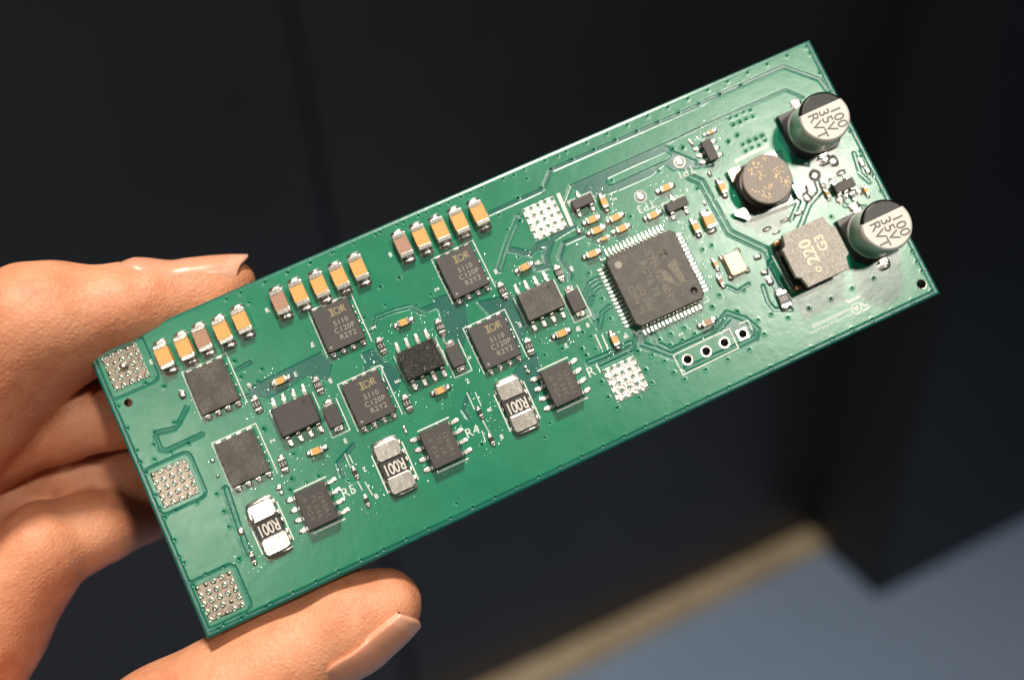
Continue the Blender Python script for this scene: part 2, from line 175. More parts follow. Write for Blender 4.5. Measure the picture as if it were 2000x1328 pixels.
m, nt, b = newmat('fingernail'); MAT['nail'] = m
S(b, base=(.64, .29, .18), rough=.34, sss=.2, spec=.4); b.inputs['Subsurface Radius'].default_value = (1, .4, .25); b.inputs['Subsurface Scale'].default_value = .002
bump(nt, b, noise(nt, 500, 2), .15, 8e-5)

MAT['nailtip'] = simple('nail_free_edge', (.66, .34, .225), .32, 0, 600, .06)
# room behind
MAT['carpet'] = simple('blue_grey_carpet', (.29, .39, .56), .9, 0, 60, .12, .3, 300, 3e-3)
MAT['panel'] = simple('dark_wall_panel', (.021, .0215, .025), .36, 0, 3, .25)
MAT['panel2'] = simple('dark_pillar_paint', (.014, .017, .024), .5, 0, 3, .2)
MAT['strip'] = simple('pillar_side_painted_light', (.020, .020, .020), .6)  # paler grey puts the light on the pillar's side face into its colour
MAT['wood'] = simple('pale_wood', (.58, .45, .30), .5, 0, 12, .15)

# ------------------------------------------------------------------ mesh helpers (input in mm)
class MB:
    def __init__(s): s.v = []; s.f = []; s.mi = []; s.sm = []
    def add(s, vs, fs, mi=0, smooth=False):
        o = len(s.v); s.v += [tuple(p) for p in vs]
        for q in fs: s.f.append(tuple(i+o for i in q)); s.mi.append(mi); s.sm.append(smooth)
    def loft(s, rings, mi=0, cap0=True, cap1=True, smooth=False):
        n = len(rings[0]); vs = [p for r in rings for p in r]; fs = []
        for k in range(len(rings)-1):
            for i in range(n):
                j = (i+1) % n; fs.append((k*n+i, k*n+j, (k+1)*n+j, (k+1)*n+i))
        s.add(vs, fs, mi, smooth)
        o = len(s.v)-len(vs)
        if cap0: s.f.append(tuple(o+i for i in range(n))[::-1]); s.mi.append(mi); s.sm.append(False)
        if cap1: s.f.append(tuple(o+(len(rings)-1)*n+i for i in range(n))); s.mi.append(mi); s.sm.append(False)
    def box(s, cx, cy, z0, z1, sx, sy, bv=.06, mi=0, draft=0., cut=0.):
        # bevelled box with an optional draft and rounded plan corners
        def ring(hx, hy, z, c):
            c = min(c, hx*.9, hy*.9)
            return [(cx+x, cy+y, z) for x, y in [(-hx+c, -hy), (hx-c, -hy), (hx, -hy+c), (hx, hy-c), (hx-c, hy), (-hx+c, hy), (-hx, hy-c), (-hx, -hy+c)]]
        hx, hy = sx/2, sy/2; c = max(cut, bv)
        if draft:
            zm = (z0+z1)/2
            R = [ring(hx-draft, hy-draft, z0, c), ring(hx, hy, zm, c), ring(hx-draft*.9, hy-draft*.9, z1-bv*.6, c), ring(hx-draft-bv*.7, hy-draft-bv*.7, z1, c)]
        else:
            R = [ring(hx, hy, z0, c), ring(hx, hy, z1-bv, c), ring(hx-bv*.3, hy-bv*.3, z1-bv*.3, c), ring(hx-bv, hy-bv, z1, c)]
        s.loft(R, mi)
    def prism(s, poly, z0, z1, mi=0, bv=0.):
        if bv:
            cx = sum(p[0] for p in poly)/len(poly); cy = sum(p[1] for p in poly)/len(poly)
            sh = [(x-bv*(1 if x > cx else -1), y-bv*(1 if y > cy else -1)) for x, y in poly]
            s.loft([[(x, y, z0) for x, y in poly], [(x, y, z1-bv) for x, y in poly], [(x, y, z1) for x, y in sh]], mi)
        else: s.loft([[(x, y, z0) for x, y in poly], [(x, y, z1) for x, y in poly]], mi)
    def revolve(s, prof, n=32, mi=0, cx=0, cy=0, cap0=True, cap1=True, smooth=True):
        R = [[(cx+r*math.cos(2*math.pi*i/n), cy+r*math.sin(2*math.pi*i/n), z) for i in range(n)] for r, z in prof]
        s.loft(R, mi, cap0, cap1, smooth)
    def sweep(s, prof, half, th, mi=0):
        # gull-wing lead: prof = (outward distance, z) centre line; half = half width
        up = []
        for k, (d, z) in enumerate(prof):
            a = prof[max(0, k-1)]; c = prof[min(len(prof)-1, k+1)]
            tx, tz = c[0]-a[0], c[1]-a[1]; n = math.hypot(tx, tz); nx, nz = -tz/n*th/2, tx/n*th/2
            up.append([(-half, d+nx, z+nz), (half, d+nx, z+nz), (half, d-nx, z-nz), (-half, d-nx, z-nz)])
        s.loft(up, mi)
    def dome(s, cx, cy, sx, sy, h, z0=0., mi=0, n=6, sq=2.6, jit=0.):
        vs = []; fs = []
        for i in range(n+1):
            for j in range(n+1):
                u = -1+2*i/n; v = -1+2*j/n
                r = (abs(u)**sq+abs(v)**sq)**(1/sq); 
                e = max(abs(u), abs(v)); k = e/r if r > 1e-6 else 1
                uu, vv = u*k, v*k
                z = h*max(0., 1-(e)**2.2)**.6
                if jit and 0 < e < 1: z *= 1+random.uniform(-jit, jit)
                vs.append((cx+uu*sx/2, cy+vv*sy/2, z0+z))
        for i in range(n):
            for j in range(n):
                a = i*(n+1)+j; fs.append((a, a+n+1, a+n+2, a+1))
        s.add(vs, fs, mi, True)
    def strip(s, pts, wd, z, mi=0, th=.012):
        # flat printed line of real (tiny) thickness
        P = [Vector((p[0], p[1])) for p in pts]; Lf = []; Rt = []
        for i, p in enumerate(P):
            d0 = (p-P[i-1]).normalized() if i else None; d1 = (P[i+1]-p).normalized() if i < len(P)-1 else None
            if d0 is None: d0 = d1
            if d1 is None: d1 = d0
            t = (d0+d1); t = t.normalized() if t.length > 1e-4 else d0
            n = Vector((-t.y, t.x)); k = wd/2/max(.5, abs(n.dot(Vector((-d0.y, d0.x)))))
            Lf.append(p+n*k); Rt.append(p-n*k)
        R = [[(l.x, l.y, z), (r.x, r.y, z), (r.x, r.y, z-th), (l.x, l.y, z-th)] for l, r in zip(Lf, Rt)]
        s.loft(R, mi)
    def mesh(s, name, mats):
        me = bpy.data.meshes.new(name); me.from_pydata([(x*MM, y*MM, z*MM) for x, y, z in s.v], [], s.f)
        for mt in mats: me.materials.append(MAT[mt])
        me.polygons.foreach_set('material_index', s.mi); me.polygons.foreach_set('use_smooth', s.sm)
        me.update(); return me
def ob(name, me, parent=None, loc=(0, 0, 0), rz=0., label=None):
    o = bpy.data.objects.new(name, me); col.objects.link(o)
    if parent is not None: o.parent = parent
    o.location = (loc[0]*MM, loc[1]*MM, loc[2]*MM); o.rotation_euler = (0, 0, rz)
    if label: o['label'] = label
    return o
_cache = {}
def cached(key, fn):
    if key not in _cache: _cache[key] = fn()
    return _cache[key]
def text_mesh(txt, size, mat, spacing=1., bold=0.):
    def mk():
        cu = bpy.data.curves.new('lettering', 'FONT'); cu.body = txt; cu.size = size*1.38*MM; cu.align_x = 'CENTER'; cu.align_y = 'CENTER'
        cu.space_character = spacing; cu.resolution_u = 3; cu.offset = bold*MM; cu.extrude = .004*MM
        o = bpy.data.objects.new('tmp', cu); col.objects.link(o)
        dg = bpy.context.evaluated_depsgraph_get()
        me = bpy.data.meshes.new_from_object(o.evaluated_get(dg)); me.materials.clear(); me.materials.append(MAT[mat])
        bpy.data.objects.remove(o); bpy.data.curves.remove(cu); return me
    return cached(('txt', txt, size, mat, spacing, bold), mk)

# ------------------------------------------------------------------ the room behind: floor, wall, pillar
def wobj(name, vs, fs, mat, **props):
    me = bpy.data.meshes.new(name); me.from_pydata(vs, [], fs); me.materials.append(MAT[mat]); me.update()
    o = bpy.data.objects.new(name, me); col.objects.link(o)
    for k, v in props.items(): o[k] = v
    return o
ZF = -1.25
A0 = Vector((0.016, 0.876)); A1 = Vector((0.517, 1.114)); wd = (A1-A0).normalized(); wn = Vector((-wd.y, wd.x))   # wn points away from camera
def wbox(name, mat, s0, s1, n0, n1, z0, z1, parent=None, **props):
    P = [A0+wd*s+wn*n for s, n in ((s0, n0), (s1, n0), (s1, n1), (s0, n1))]
    vs = [(p.x, p.y, z) for z in (z0, z1) for p in P]
    o = wobj(name, vs, [(3, 2, 1, 0), (4, 5, 6, 7), (0, 1, 5, 4), (1, 2, 6, 5), (2, 3, 7, 6), (3, 0, 4, 7)], mat, **props)
    if parent: o.parent = parent
    return o
wobj('floor', [(-4, -1.5, ZF), (5, -1.5, ZF), (5, 6, ZF), (-4, 6, ZF)], [(0, 1, 2, 3)], 'carpet', kind='structure', label='blue grey carpet floor far below the board')
wall = bpy.data.objects.new('wall', None); col.objects.link(wall); wall['kind'] = 'structure'; wall['label'] = 'dark panelled wall with a pale wooden skirting'
PS = (Vector((0.56, 0.991))-A0).dot(wd); PN = (Vector((0.56, 0.991))-A0).dot(wn)
SEAM = -0.203
wbox('panel', 'panel', -4, SEAM-.006, .03, .08, ZF+.004, 1.6, wall)
wbox('panel', 'panel', SEAM+.006, 3.5, .03, .08, ZF+.004, 1.6, wall)
wbox('seam', 'panel2', SEAM-.006, SEAM+.006, .045, .08, ZF+.004, 1.6, wall)
wbox('skirting', 'wood', -4, PS-.006, -.012, .03, ZF+.002, ZF+.020, wall)
pil = bpy.data.objects.new('pillar', None); col.objects.link(pil); pil['label'] = 'dark square pillar standing against the panelled wall behind the board'; pil['category'] = 'pillar'
wbox('body', 'panel2', PS, PS+1.6, PN, .029, ZF+.002, 1.6, pil)
wbox('side_painted_light', 'strip', PS-.004, PS, PN+.004, .006, ZF+.004, 1.6, pil)  # thin added sheet over the side face, its lit tone painted in

# ------------------------------------------------------------------ circuit board
board = bpy.data.objects.new('circuit_board', None); col.objects.link(board); board.matrix_world = BOARD_M; board.empty_display_size = .02
board['label'] = 'long green circuit board crowded with chips and capacitors, held by a hand'; board['category'] = 'circuit board'

RES = .08
nx = int(round(L/RES))+1; ny = int(round(W/RES))+1
gx = np.linspace(0, L, nx); gy = np.linspace(0, W, ny)
cop = np.ones((nx, ny), np.float32)
def seg_dist(x0, y0, x1, y1, pad):
    i0 = max(0, int((min(x0, x1)-pad)/RES)); i1 = min(nx, int((max(x0, x1)+pad)/RES)+2)
    j0 = max(0, int((min(y0, y1)-pad)/RES)); j1 = min(ny, int((max(y0, y1)+pad)/RES)+2)
    X = gx[i0:i1, None]; Y = gy[None, j0:j1]
    dx, dy = x1-x0, y1-y0; l2 = dx*dx+dy*dy+1e-9
    t = np.clip(((X-x0)*dx+(Y-y0)*dy)/l2, 0, 1)
    return (slice(i0, i1), slice(j0, j1)), np.hypot(X-x0-t*dx, Y-y0-t*dy)
def draw(pts, wdt, val):
    for (x0, y0), (x1, y1) in zip(pts[:-1], pts[1:]):
        sl, d = seg_dist(x0, y0, x1, y1, wdt/2+.2)
        if d.size:
            a = np.clip((wdt/2-d)/.06+.5, 0, 1); cop[sl] = cop[sl]*(1-a)+val*a
def fill(poly, val):
    X = np.broadcast_to(gx[:, None], (nx, ny)); Y = np.broadcast_to(gy[None, :], (nx, ny)); ins = np.zeros((nx, ny), bool); n = len(poly)
    for i in range(n):
        (x0, y0), (x1, y1) = poly[i], poly[(i+1) % n]
        if abs(y1-y0) < 1e-6: continue
        ins ^= ((y0 > Y) != (y1 > Y)) & (X < (x1-x0)*(Y-y0)/(y1-y0)+x0)
    cop[ins] = val
for p in BARE: fill(p, 0.)
for p, wdt in SLOT: draw(p, wdt, 1.)
for p, wdt in GAP: draw(p, wdt, 0.)
for p, wdt in TRACE: draw(p, wdt, 1.)
def ringgap(cx, cy, h, wdt, top=True):
    r = .8; q = []
    for sx, sy, a0 in ((1, -1, -90), (1, 1, 0), (-1, 1, 90), (-1, -1, 180)):
        for k in range(5):
            a = math.radians(a0+k*22.5); q.append((cx+sx*(h-r)+r*math.cos(a), cy+sy*(h-r)+r*math.sin(a)))
    draw(q+[q[0]], wdt, 0.)
for i, (cx, cy, k) in enumerate(PAD):
    if k == 0: ringgap(cx, cy, 2.95 if i else 3.1, .24)
# bare rim round the edge
for (x0, y0, x1, y1) in ((0, 0, L, 0), (L, 0, L, W), (0, 0, 0, W)):
    sl, d = seg_dist(x0, y0, x1, y1, 1.2); cop[sl] = np.minimum(cop[sl], np.clip((d-.72)/.08+.5, 0, 1))
sl, d = seg_dist(0, W, L, W, .8); cop[sl] = np.minimum(cop[sl], np.clip((d-.35)/.08+.5, 0, 1))
# openings round the components where the laminate is bare
hz = cop.copy()
for _ in range(1):
    hz[1:-1, 1:-1] = (hz[1:-1, 1:-1]*2+hz[:-2, 1:-1]+hz[2:, 1:-1]+hz[1:-1, :-2]+hz[1:-1, 2:])/6
hz *= .055
for (vx, vy) in VIA:
    i0 = max(0, int((vx-.5)/RES)); i1 = min(nx, int((vx+.5)/RES)+2); j0 = max(0, int((vy-.5)/RES)); j1 = min(ny, int((vy+.5)/RES)+2)
    if i1 <= i0 or j1 <= j0: continue
    d = np.hypot(gx[i0:i1, None]-vx, gy[None, j0:j1]-vy)
    hz[i0:i1, j0:j1] += .014*np.exp(-((d-.26)/.09)**2)-.2*np.clip((.14-d)/.06, 0, 1)
    cop[i0:i1, j0:j1] *= 1-.35*np.clip((.14-d)/.06, 0, 1)
lum = rng.normal(0, 1, (nx//12+2, ny//12+2))
xi = np.arange(nx)/12; yi = np.arange(ny)/12; xa = xi.astype(int); ya = yi.astype(int); fx = (xi-xa)[:, None]; fy = (yi-ya)[None, :]
fx = fx*fx*(3-2*fx); fy = fy*fy*(3-2*fy)
hz += .0016*((lum[xa][:, ya]*(1-fx)+lum[xa+1][:, ya]*fx)*(1-fy)+(lum[xa][:, ya+1]*(1-fx)+lum[xa+1][:, ya+1]*fx)*fy)
ed = np.minimum(np.minimum(gx[:, None], L-gx[:, None]), np.minimum(gy[None, :], W-gy[None, :]))
hz -= .14*np.clip(1-ed/.3, 0, 1)**2
THRU = [(x, y, .53) for x, y in HDR]+list(MHOLE)
keep = np.ones((nx-1, ny-1), bool)
cxg = (gx[:-1]+gx[1:])/2; cyg = (gy[:-1]+gy[1:])/2
for hx, hy, hr in THRU: keep &= np.hypot(cxg[:, None]-hx, cyg[None, :]-hy) > hr
V = np.zeros((nx, ny, 3), np.float32); V[..., 0] = gx[:, None]; V[..., 1] = gy[None, :]; V[..., 2] = hz
idx = np.arange(nx*ny).reshape(nx, ny)
Q = np.stack([idx[:-1, :-1], idx[1:, :-1], idx[1:, 1:], idx[:-1, 1:]], -1)[keep]
# skirt and underside
per = np.concatenate([idx[:, 0], idx[-1, 1:], idx[-2::-1, -1], idx[0, -2:0:-1]])
nb = nx*ny; bot = V.reshape(-1, 3)[per].copy(); bot[:, 2] = -1.6
np_ = len(per); bi = nb+np.arange(np_)
SK = np.stack([per, bi, np.roll(bi, -1), np.roll(per, -1)], -1)
ux = np.linspace(0, L, 201); uy = np.linspace(0, W, 75)
UV = np.zeros((201, 75, 3), np.float32); UV[..., 0] = ux[:, None]; UV[..., 1] = uy[None, :]; UV[..., 2] = -1.6
ui = nb+np_+np.arange(201*75).reshape(201, 75)
kp = np.ones((200, 74), bool); uc = (ux[:-1]+ux[1:])/2; vc = (uy[:-1]+uy[1:])/2
for hx, hy, hr in THRU: kp &= np.hypot(uc[:, None]-hx, vc[None, :]-hy) > hr+.3
UQ = np.stack([ui[:-1, :-1], ui[:-1, 1:], ui[1:, 1:], ui[1:, :-1]], -1)[kp]
AV = np.concatenate([V.reshape(-1, 3), bot, UV.reshape(-1, 3)])*MM; AF = np.concatenate([Q, SK, UQ]).astype(np.int32)
me = bpy.data.meshes.new('substrate'); me.vertices.add(len(AV)); me.vertices.foreach_set('co', AV.astype(np.float32).ravel())
me.loops.add(AF.size); me.loops.foreach_set('vertex_index', AF.ravel()); me.polygons.add(len(AF)); me.polygons.foreach_set('loop_start', np.arange(0, AF.size, 4, dtype=np.int32))
me.materials.append(MAT['mask']); me.materials.append(MAT['fr4'])
mi = np.zeros(len(AF), np.int32); mi[len(Q):len(Q)+len(SK)] = 1; me.polygons.foreach_set('material_index', mi)
smo = np.ones(len(AF), bool); smo[len(Q):] = False; me.polygons.foreach_set('use_smooth', smo)
me.update(calc_edges=True)
a_ = me.attributes.new('copper', 'FLOAT', 'POINT'); cv = np.zeros(len(AV), np.float32); cv[:nb] = cop.ravel(); cv[nb+np_:] = 1; a_.data.foreach_set('value', cv)
sub = ob('substrate', me, board)

ZT = .062      # top of the mask over copper

# ---- via-stitched square pads
def pad_mesh(kind, seed):
    r = np.random.default_rng(seed); n = 95; h = 2.26; g = np.linspace(-h, h, n)
    z = np.full((n, n), .035); X = g[:, None]; Y = g[None, :]
    lo = r.normal(0, 1, (30, 30)); t = np.linspace(0, 28.9, n); a = t.astype(int); fx = (t-a)[:, None]; fy = (t-a)[None, :]
    nz = (lo[a][:, a]*(1-fx)+lo[a+1][:, a]*fx)*(1-fy)+(lo[a][:, a+1]*(1-fx)+lo[a+1][:, a+1]*fx)*fy
    z += nz*(.014 if kind else .003)
    hole = np.zeros((n, n)); rim = np.zeros((n, n))
    for i in range(-2, 3):
        for j in range(-2, 3):
            px, py = i*1.0+r.normal(0, .02), j*1.0+r.normal(0, .02)
            d = np.hypot(X-px, Y-py); rr = .13 if kind else .10
            filled = (not kind) and r.random() < .12
            z += (.05 if kind else .09)*np.exp(-((d-(.0 if filled else .21))/(.14 if filled else .06))**2)
            rim = np.maximum(rim, np.exp(-((d-(.0 if filled else .2))/.08)**2))
            if not filled: z -= .5*np.clip((rr+.05-d)/.08, 0, 1); hole = np.maximum(hole, np.clip((rr+.03-d)/.06, 0, 1))
    e = np.minimum(h-abs(X), h-abs(Y)); z *= np.clip(e/.08, 0, 1)**.5
    mb = MB(); vs = [(g[i], g[j], z[i, j]) for i in range(n) for j in range(n)]; fs = []; mids = []
    for i in range(n-1):
        for j in range(n-1):
            k = i*n+j; fs.append((k, k+n, k+n+1, k+1)); mids.append(1 if hole[i:i+2, j:j+2].mean() > .5 else (2 if (not kind and rim[i:i+2, j:j+2].mean() > .45) else 0))
    mb.add(vs, fs, 0, True); mb.mi = mids
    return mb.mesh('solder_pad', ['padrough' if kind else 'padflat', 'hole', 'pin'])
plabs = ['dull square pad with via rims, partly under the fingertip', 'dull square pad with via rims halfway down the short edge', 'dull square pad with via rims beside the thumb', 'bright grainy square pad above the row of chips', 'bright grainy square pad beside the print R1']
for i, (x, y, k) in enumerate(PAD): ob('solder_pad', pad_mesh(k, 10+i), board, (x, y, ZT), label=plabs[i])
mb = MB(); mb.dome(0, 0, 1.25, 1.15, .55, 0, sq=2); ob('solder_blob', mb.mesh('solder_blob', ['solder']), board, (PAD[0][0]-.15, PAD[0][1]+.1, ZT+.02))

# ---- plated through holes
def hole_mesh(ri, ro, square):
    mb = MB(); n = 32; R = []
    for r, z in ((ri, -1.5), (ri, -.05), (ri+.03, .03)): R.append([(r*math.cos(2*math.pi*i/n), r*math.sin(2*math.pi*i/n), z) for i in range(n)])
    mb.loft([q[::-1] for q in R], 1, False, False, True)
    def outer(k, z):
        o = []
        for i in range(n):
            a = 2*math.pi*i/n; c, s_ = math.cos(a), math.sin(a); m_ = k/max(abs(c), abs(s_)) if square else k
            o.append((m_*c, m_*s_, z))
        return o
    mb.loft([outer(ro, 0.), outer(ro-.03, .035)], 0, False, False, True)
    mb.loft([outer(ro-.03, .035), R[2]], 0, False, False, False)
    return mb.mesh('plated_hole', ['tin', 'hole'])
for i, (x, y) in enumerate(HDR): ob('header_hole', hole_mesh(.5, .76 if i < 3 else .74, i == 3), board, (x, y, ZT))
for x, y, r in MHOLE: ob('mounting_hole', hole_mesh(r-.03, r+.07, False), board, (x, y, ZT))

# ---- test points
mb = MB(); mb.revolve([(.56, 0), (.54, .03), (.3, .07), (.05, .09)], 24, 0); mb.revolve([(.84, 0), (.84, .012), (.74, .012), (.74, 0)], 28, 1)
tpm = mb.mesh('test_point', ['solder', 'silk'])
for x, y in TP: ob('test_point', tpm, board, (x, y, ZT))

# ---- printed lines and lettering
for pts, wdt in SLINE:
    mb = MB(); cx, cy = pts[0]; mb.strip([(x-cx, y-cy) for x, y in pts], wdt, 0); ob('printed_line', mb.mesh('printed_line', ['silk']), board, (cx, cy, ZT+.016))
for s_, x, y, sz, ro in STXT: ob('lettering', text_mesh(s_, sz*.74, 'silk', 1.05, .0), board, (x, y, ZT+.012), math.radians(ro))
TG = ['2', 'E', 'B', '2', 'R', '8', '2', 'E']
for i, (x, y) in enumerate(TINY): ob('lettering', text_mesh(TG[i % 8], .6, 'silk', 1, .02), board, (x, y, ZT+.012), random.choice([0, math.pi, math.pi/2]))
# worn name strip beside the emblem: broken dashes
mb = MB()
for k in range(26):
    x = -3.2+k*.25; mb.strip([(x, random.uniform(-.25, 0)), (x+random.uniform(.05, .2), random.uniform(0, .25))], .1, 0)
ob('printed_emblem_line', mb.mesh('printed_emblem_line', ['silk']), board, (LTXT[0][0]+.1, LTXT[0][1]-.25, ZT+.016))

# ---- leads and solder
def lead_mesh(key, prof, half, th): 
    def mk():
        mb = MB(); mb.sweep(prof, half, th); return mb.mesh('lead', ['pin'])
    return cached(('lead', key), mk)
def blob_mesh(sx, sy, h, var):
    def mk():
        random.seed(var*31+int(sx*100)); mb = MB(); mb.dome(0, 0, sx, sy, h, 0, n=6, jit=.28); return mb.mesh('solder_joint', ['solder'])
    return cached(('blob', sx, sy, h, var), mk)
def blob(parent, x, y, sx, sy, h=.12, z=None):
    return ob('solder_joint', blob_mesh(round(sx, 2), round(sy, 2), h, random.randrange(4)), parent, (x, y, ZT-.01 if z is None else z))
for x, y, sx, sy in BLOB: blob(board, x, y, sx, sy, .22)

# ---- big ceramic capacitors
def mlcc(key, lx, wy, h, tl, body):
    def mk():
        a = MB(); a.box(0, 0, .05, h-.03, wy-.06, lx-2*tl+.1, .04)
        t = MB(); t.box(0, 0, 0., h, wy, tl, .09, cut=.12)
        return a.mesh('ceramic_capacitor', [body]), t.mesh('terminal', ['tin'])
    return cached(('mlcc', key, body), mk)
def place_mlcc(x, y, key, lx, wy, h, tl, body, rz=0., pads=(1.0, .55), label=None):
    bm_, tm = mlcc(key, lx, wy, h, tl, body)
    o = ob('ceramic_capacitor', bm_, board, (x, y, ZT), rz+random.gauss(0, .012), label)
    for s_ in (-1, 1):
        ob('terminal', tm, o, (0, s_*(lx-tl)/2, 0))
        blob(o, 0, s_*(lx/2+pads[1]*.35), wy*pads[0], pads[1]+.35, h*.34, 0.)
    return o
for i, (x, y, br) in enumerate(BIGCAP):
    row = ('beside the index finger', 'in the middle group', 'in the group nearest the bright square pad')[i//5]
    place_mlcc(x, y, 'big', 3.15, 1.78, 1.3, .62, 'brown' if br else 'tan', 0., (1.02, .75), label=('brown' if br else 'tan')+' ceramic capacitor '+row)

# ---- power transistors
def mosfet_mesh(mat): 
    def mk():
        mb = MB(); mb.box(0, 0, .05, .95, 4.85, 5.65, .07, 0, .06, .1); return mb.mesh('power_transistor', [mat])
    return cached(('mos', mat), mk)
tab = MB(); tab.box(0, 0, 0, .18, .62, .5, .04); tabm = tab.mesh('tab', ['tin'])
def logo():
    mb = MB(); z = 0
    mb.strip([(-.95, .42), (-.35, .42)], .14, z); mb.strip([(-.95, -.42), (-.35, -.42)], .14, z); mb.strip([(-.65, .4), (-.65, -.4)], .22, z+.001)
    q = [(.02+.38*math.cos(math.radians(a)), .36*math.sin(math.radians(a))) for a in range(-60, 241, 25)]
    mb.strip(q, .12, z+.002); mb.strip([(-.3, -.42), (-.08, -.42), (-.16, -.28)], .12, z+.001); mb.strip([(.34, -.42), (.12, -.42), (.2, -.28)], .12, z+.001)
    mb.strip([(.62, .42), (.62, -.42)], .2, z); mb.strip([(.62, .40), (.95, .36), (1.0, .18), (.9, .02), (.62, 0)], .13, z+.001); mb.strip([(.78, 0), (1.08, -.42)], .16, z+.002)
    return mb.mesh('logo', ['markgold'])
logom = logo()
def outline(parent, segs, wdt=.12, z=None):
    for s_ in segs:
        mb = MB(); mb.strip(s_, wdt, 0); ob('printed_outline', mb.mesh('printed_outline', ['silk']), parent, (0, 0, .016))
for i, (x, y, k) in enumerate(MOSFET):
    lab = ['unmarked dusty black power transistor nearest the index finger', 'unmarked dusty black power transistor above the first shunt', 'upper marked power transistor of the middle column', 'lower marked power transistor of the middle column', 'upper marked power transistor of the column by the drivers', 'lower marked power transistor of the column by the drivers'][i]
    o = ob('power_transistor', mosfet_mesh('dusty' if k == 'd' else 'chip'), board, (x, y, ZT), random.gauss(0, .008), lab)
    for t in range(4):
        lx = -1.95+1.3*t
        ob('tab', tabm, o, (lx, 2.86, 0)); ob('lead', tabm, o, (lx, -2.86, 0)); blob(o, lx, -3.22, .85, .75, .26, -.01); blob(o, lx, 3.0, .75, .35, .1, -.01)
    for s_ in (-1, 1):
        for q in (-2.0, -.9, .3, 1.5): blob(o, s_*2.56, q+random.uniform(-.4, .4), .26, random.uniform(.3, .8), .2, 0.)
    outline(o, [[(-2.75, -3.05), (-2.75, 3.2), (2.95, 3.2), (2.95, -3.4)]])
    if k == 't':
        ob('logo', logom, o, (.55, 1.72, .955))
        for q, s_ in enumerate(('5110', 'C120P', 'R2Y2')): ob('marking', text_mesh(s_, .66, 'mark', 1.1), o, (.5+.1*q, .28-.92*q, .955))
        d = MB(); d.revolve([(.16, 0), (.15, .006)], 16); ob('pin_mark', cached('pm', lambda: d.mesh('pin_mark', ['mark'])), o, (-1.85, -2.25, .955))

# ---- eight-lead chips
GW = [(-.15, .62), (.12, .62), (.22, .52), (.30, .14), (.40, .06), (.95, .06)]
def so8(name, x, y, rz, mat, lab, bx, by, gl):
    o = ob(name, cached(('so8', mat, bx), lambda: (lambda mb: (mb.box(0, 0, .14, 1.5, bx, by, .10, 0, .13, .12), mb.mesh(name, [mat]))[1])(MB())), board, (x, y, ZT), rz, lab)
    lm = lead_mesh('so8', GW, .21, .18)
    for t in range(4):
        lx = -1.98+1.32*t
        for s_ in (-1, 1):
            ob('lead', lm, o, (lx, s_*(by/2-.04), 0), 0 if s_ > 0 else math.pi); blob(o, lx, s_*(by/2+.85), .62, 1.0, .12, -.01)
    return o
for i, (x, y, k) in enumerate(DRIVER):
    lab = ['matt black eight lead chip in the column by the hand', 'black eight lead chip wet with flux, middle column', 'black eight lead chip with flux along its edge, nearest the processor'][i]
    o = so8('driver_chip', x, y, 0, 'wet' if i == 1 else ('dusty' if i == 2 else 'chip'), lab, 5.1, 3.85, 0)
    outline(o, [[(-2.8, -2.0), (-2.8, 1.9)], [(2.8, -2.0), (2.8, 1.9)]])
    mb = MB(); mb.revolve([(.24, 0), (.23, .005)], 20); ob('pin_mark', mb.mesh('pin_mark', ['rblack']), o, (1.55, 1.1, 1.502))
AT = [('I240A1', 'TI 54K', 'A PG4'), ('I240A1', 'TI 1K', 'A P54'), ('I240A1', 'TI 54K', 'A PG4')]
for i, (x, y) in enumerate(AMP):
    lab = 'grey black eight lead chip beside the '+('first', 'second', 'third')[i]+' R001 resistor from the hand'
    o = so8('amplifier_chip', x, y, -math.pi/2, 'chip', lab, 4.95, 3.95, 0)
    outline(o, [[(-2.75, -1.9), (-2.75, 2.3)], [(2.8, -1.8), (2.8, 2.4)]], .17)
    for q, s_ in enumerate(AT[i]): ob('marking', text_mesh(s_, .66, 'markfaint', 1.2), o, (.25-.15*q, .95-.95*q, 1.503))
    mb = MB(); mb.revolve([(.26, 0), (.26, .005), (.19, .005), (.19, 0)], 20); ob('pin_mark', mb.mesh('pin_mark', ['markfaint']), o, (-1.75, -1.15, 1.502))

# ---- shunt resistors
def shunt():
    a = MB(); a.box(0, 0, .05, .68, 3.2, 2.3, .05)
    t = MB(); t.box(0, 0, 0, .78, 3.28, 2.28, .2, cut=.25)
    return a.mesh('shunt_resistor', ['shuntband']), t.mesh('terminal', ['tin'])
sa, st_ = shunt()
for i, (x, y) in enumerate(SHUNT):
    o = ob('shunt_resistor', sa, board, (x, y, ZT), random.gauss(0, .01), 'silver and black resistor printed R001, '+('nearest the hand', 'middle of three', 'nearest the bright square pad')[i])
    for s_ in (-1, 1):
        ob('terminal', st_, o, (0, s_*2.1, 0)); blob(o, 0, s_*3.25, 3.3, 1.0, .4, -.01)
    for s_ in (-1, 1):
        for q in range(5): blob(o, s_*1.72, -2.4+1.2*q+random.uniform(-.2, .2), .4, .9, .22, -.01)
    ob('marking', text_mesh('R001', 1.12, 'white', .92, .02), o, (0, 0, .683), math.pi).scale = (.92, 1.32, 1)
    outline(o, [[(-2.0, -2.6), (-2.0, 2.4)], [(2.0, -2.6), (2.0, 2.4)]], .14)
    if i == 0:
        mb = MB(); mb.dome(0, 0, 1.15, 2.3, .95, 0, sq=2.2); ob('solder_blob', mb.mesh('solder_blob', ['solder']), o, (-1.45, 1.75, .05))

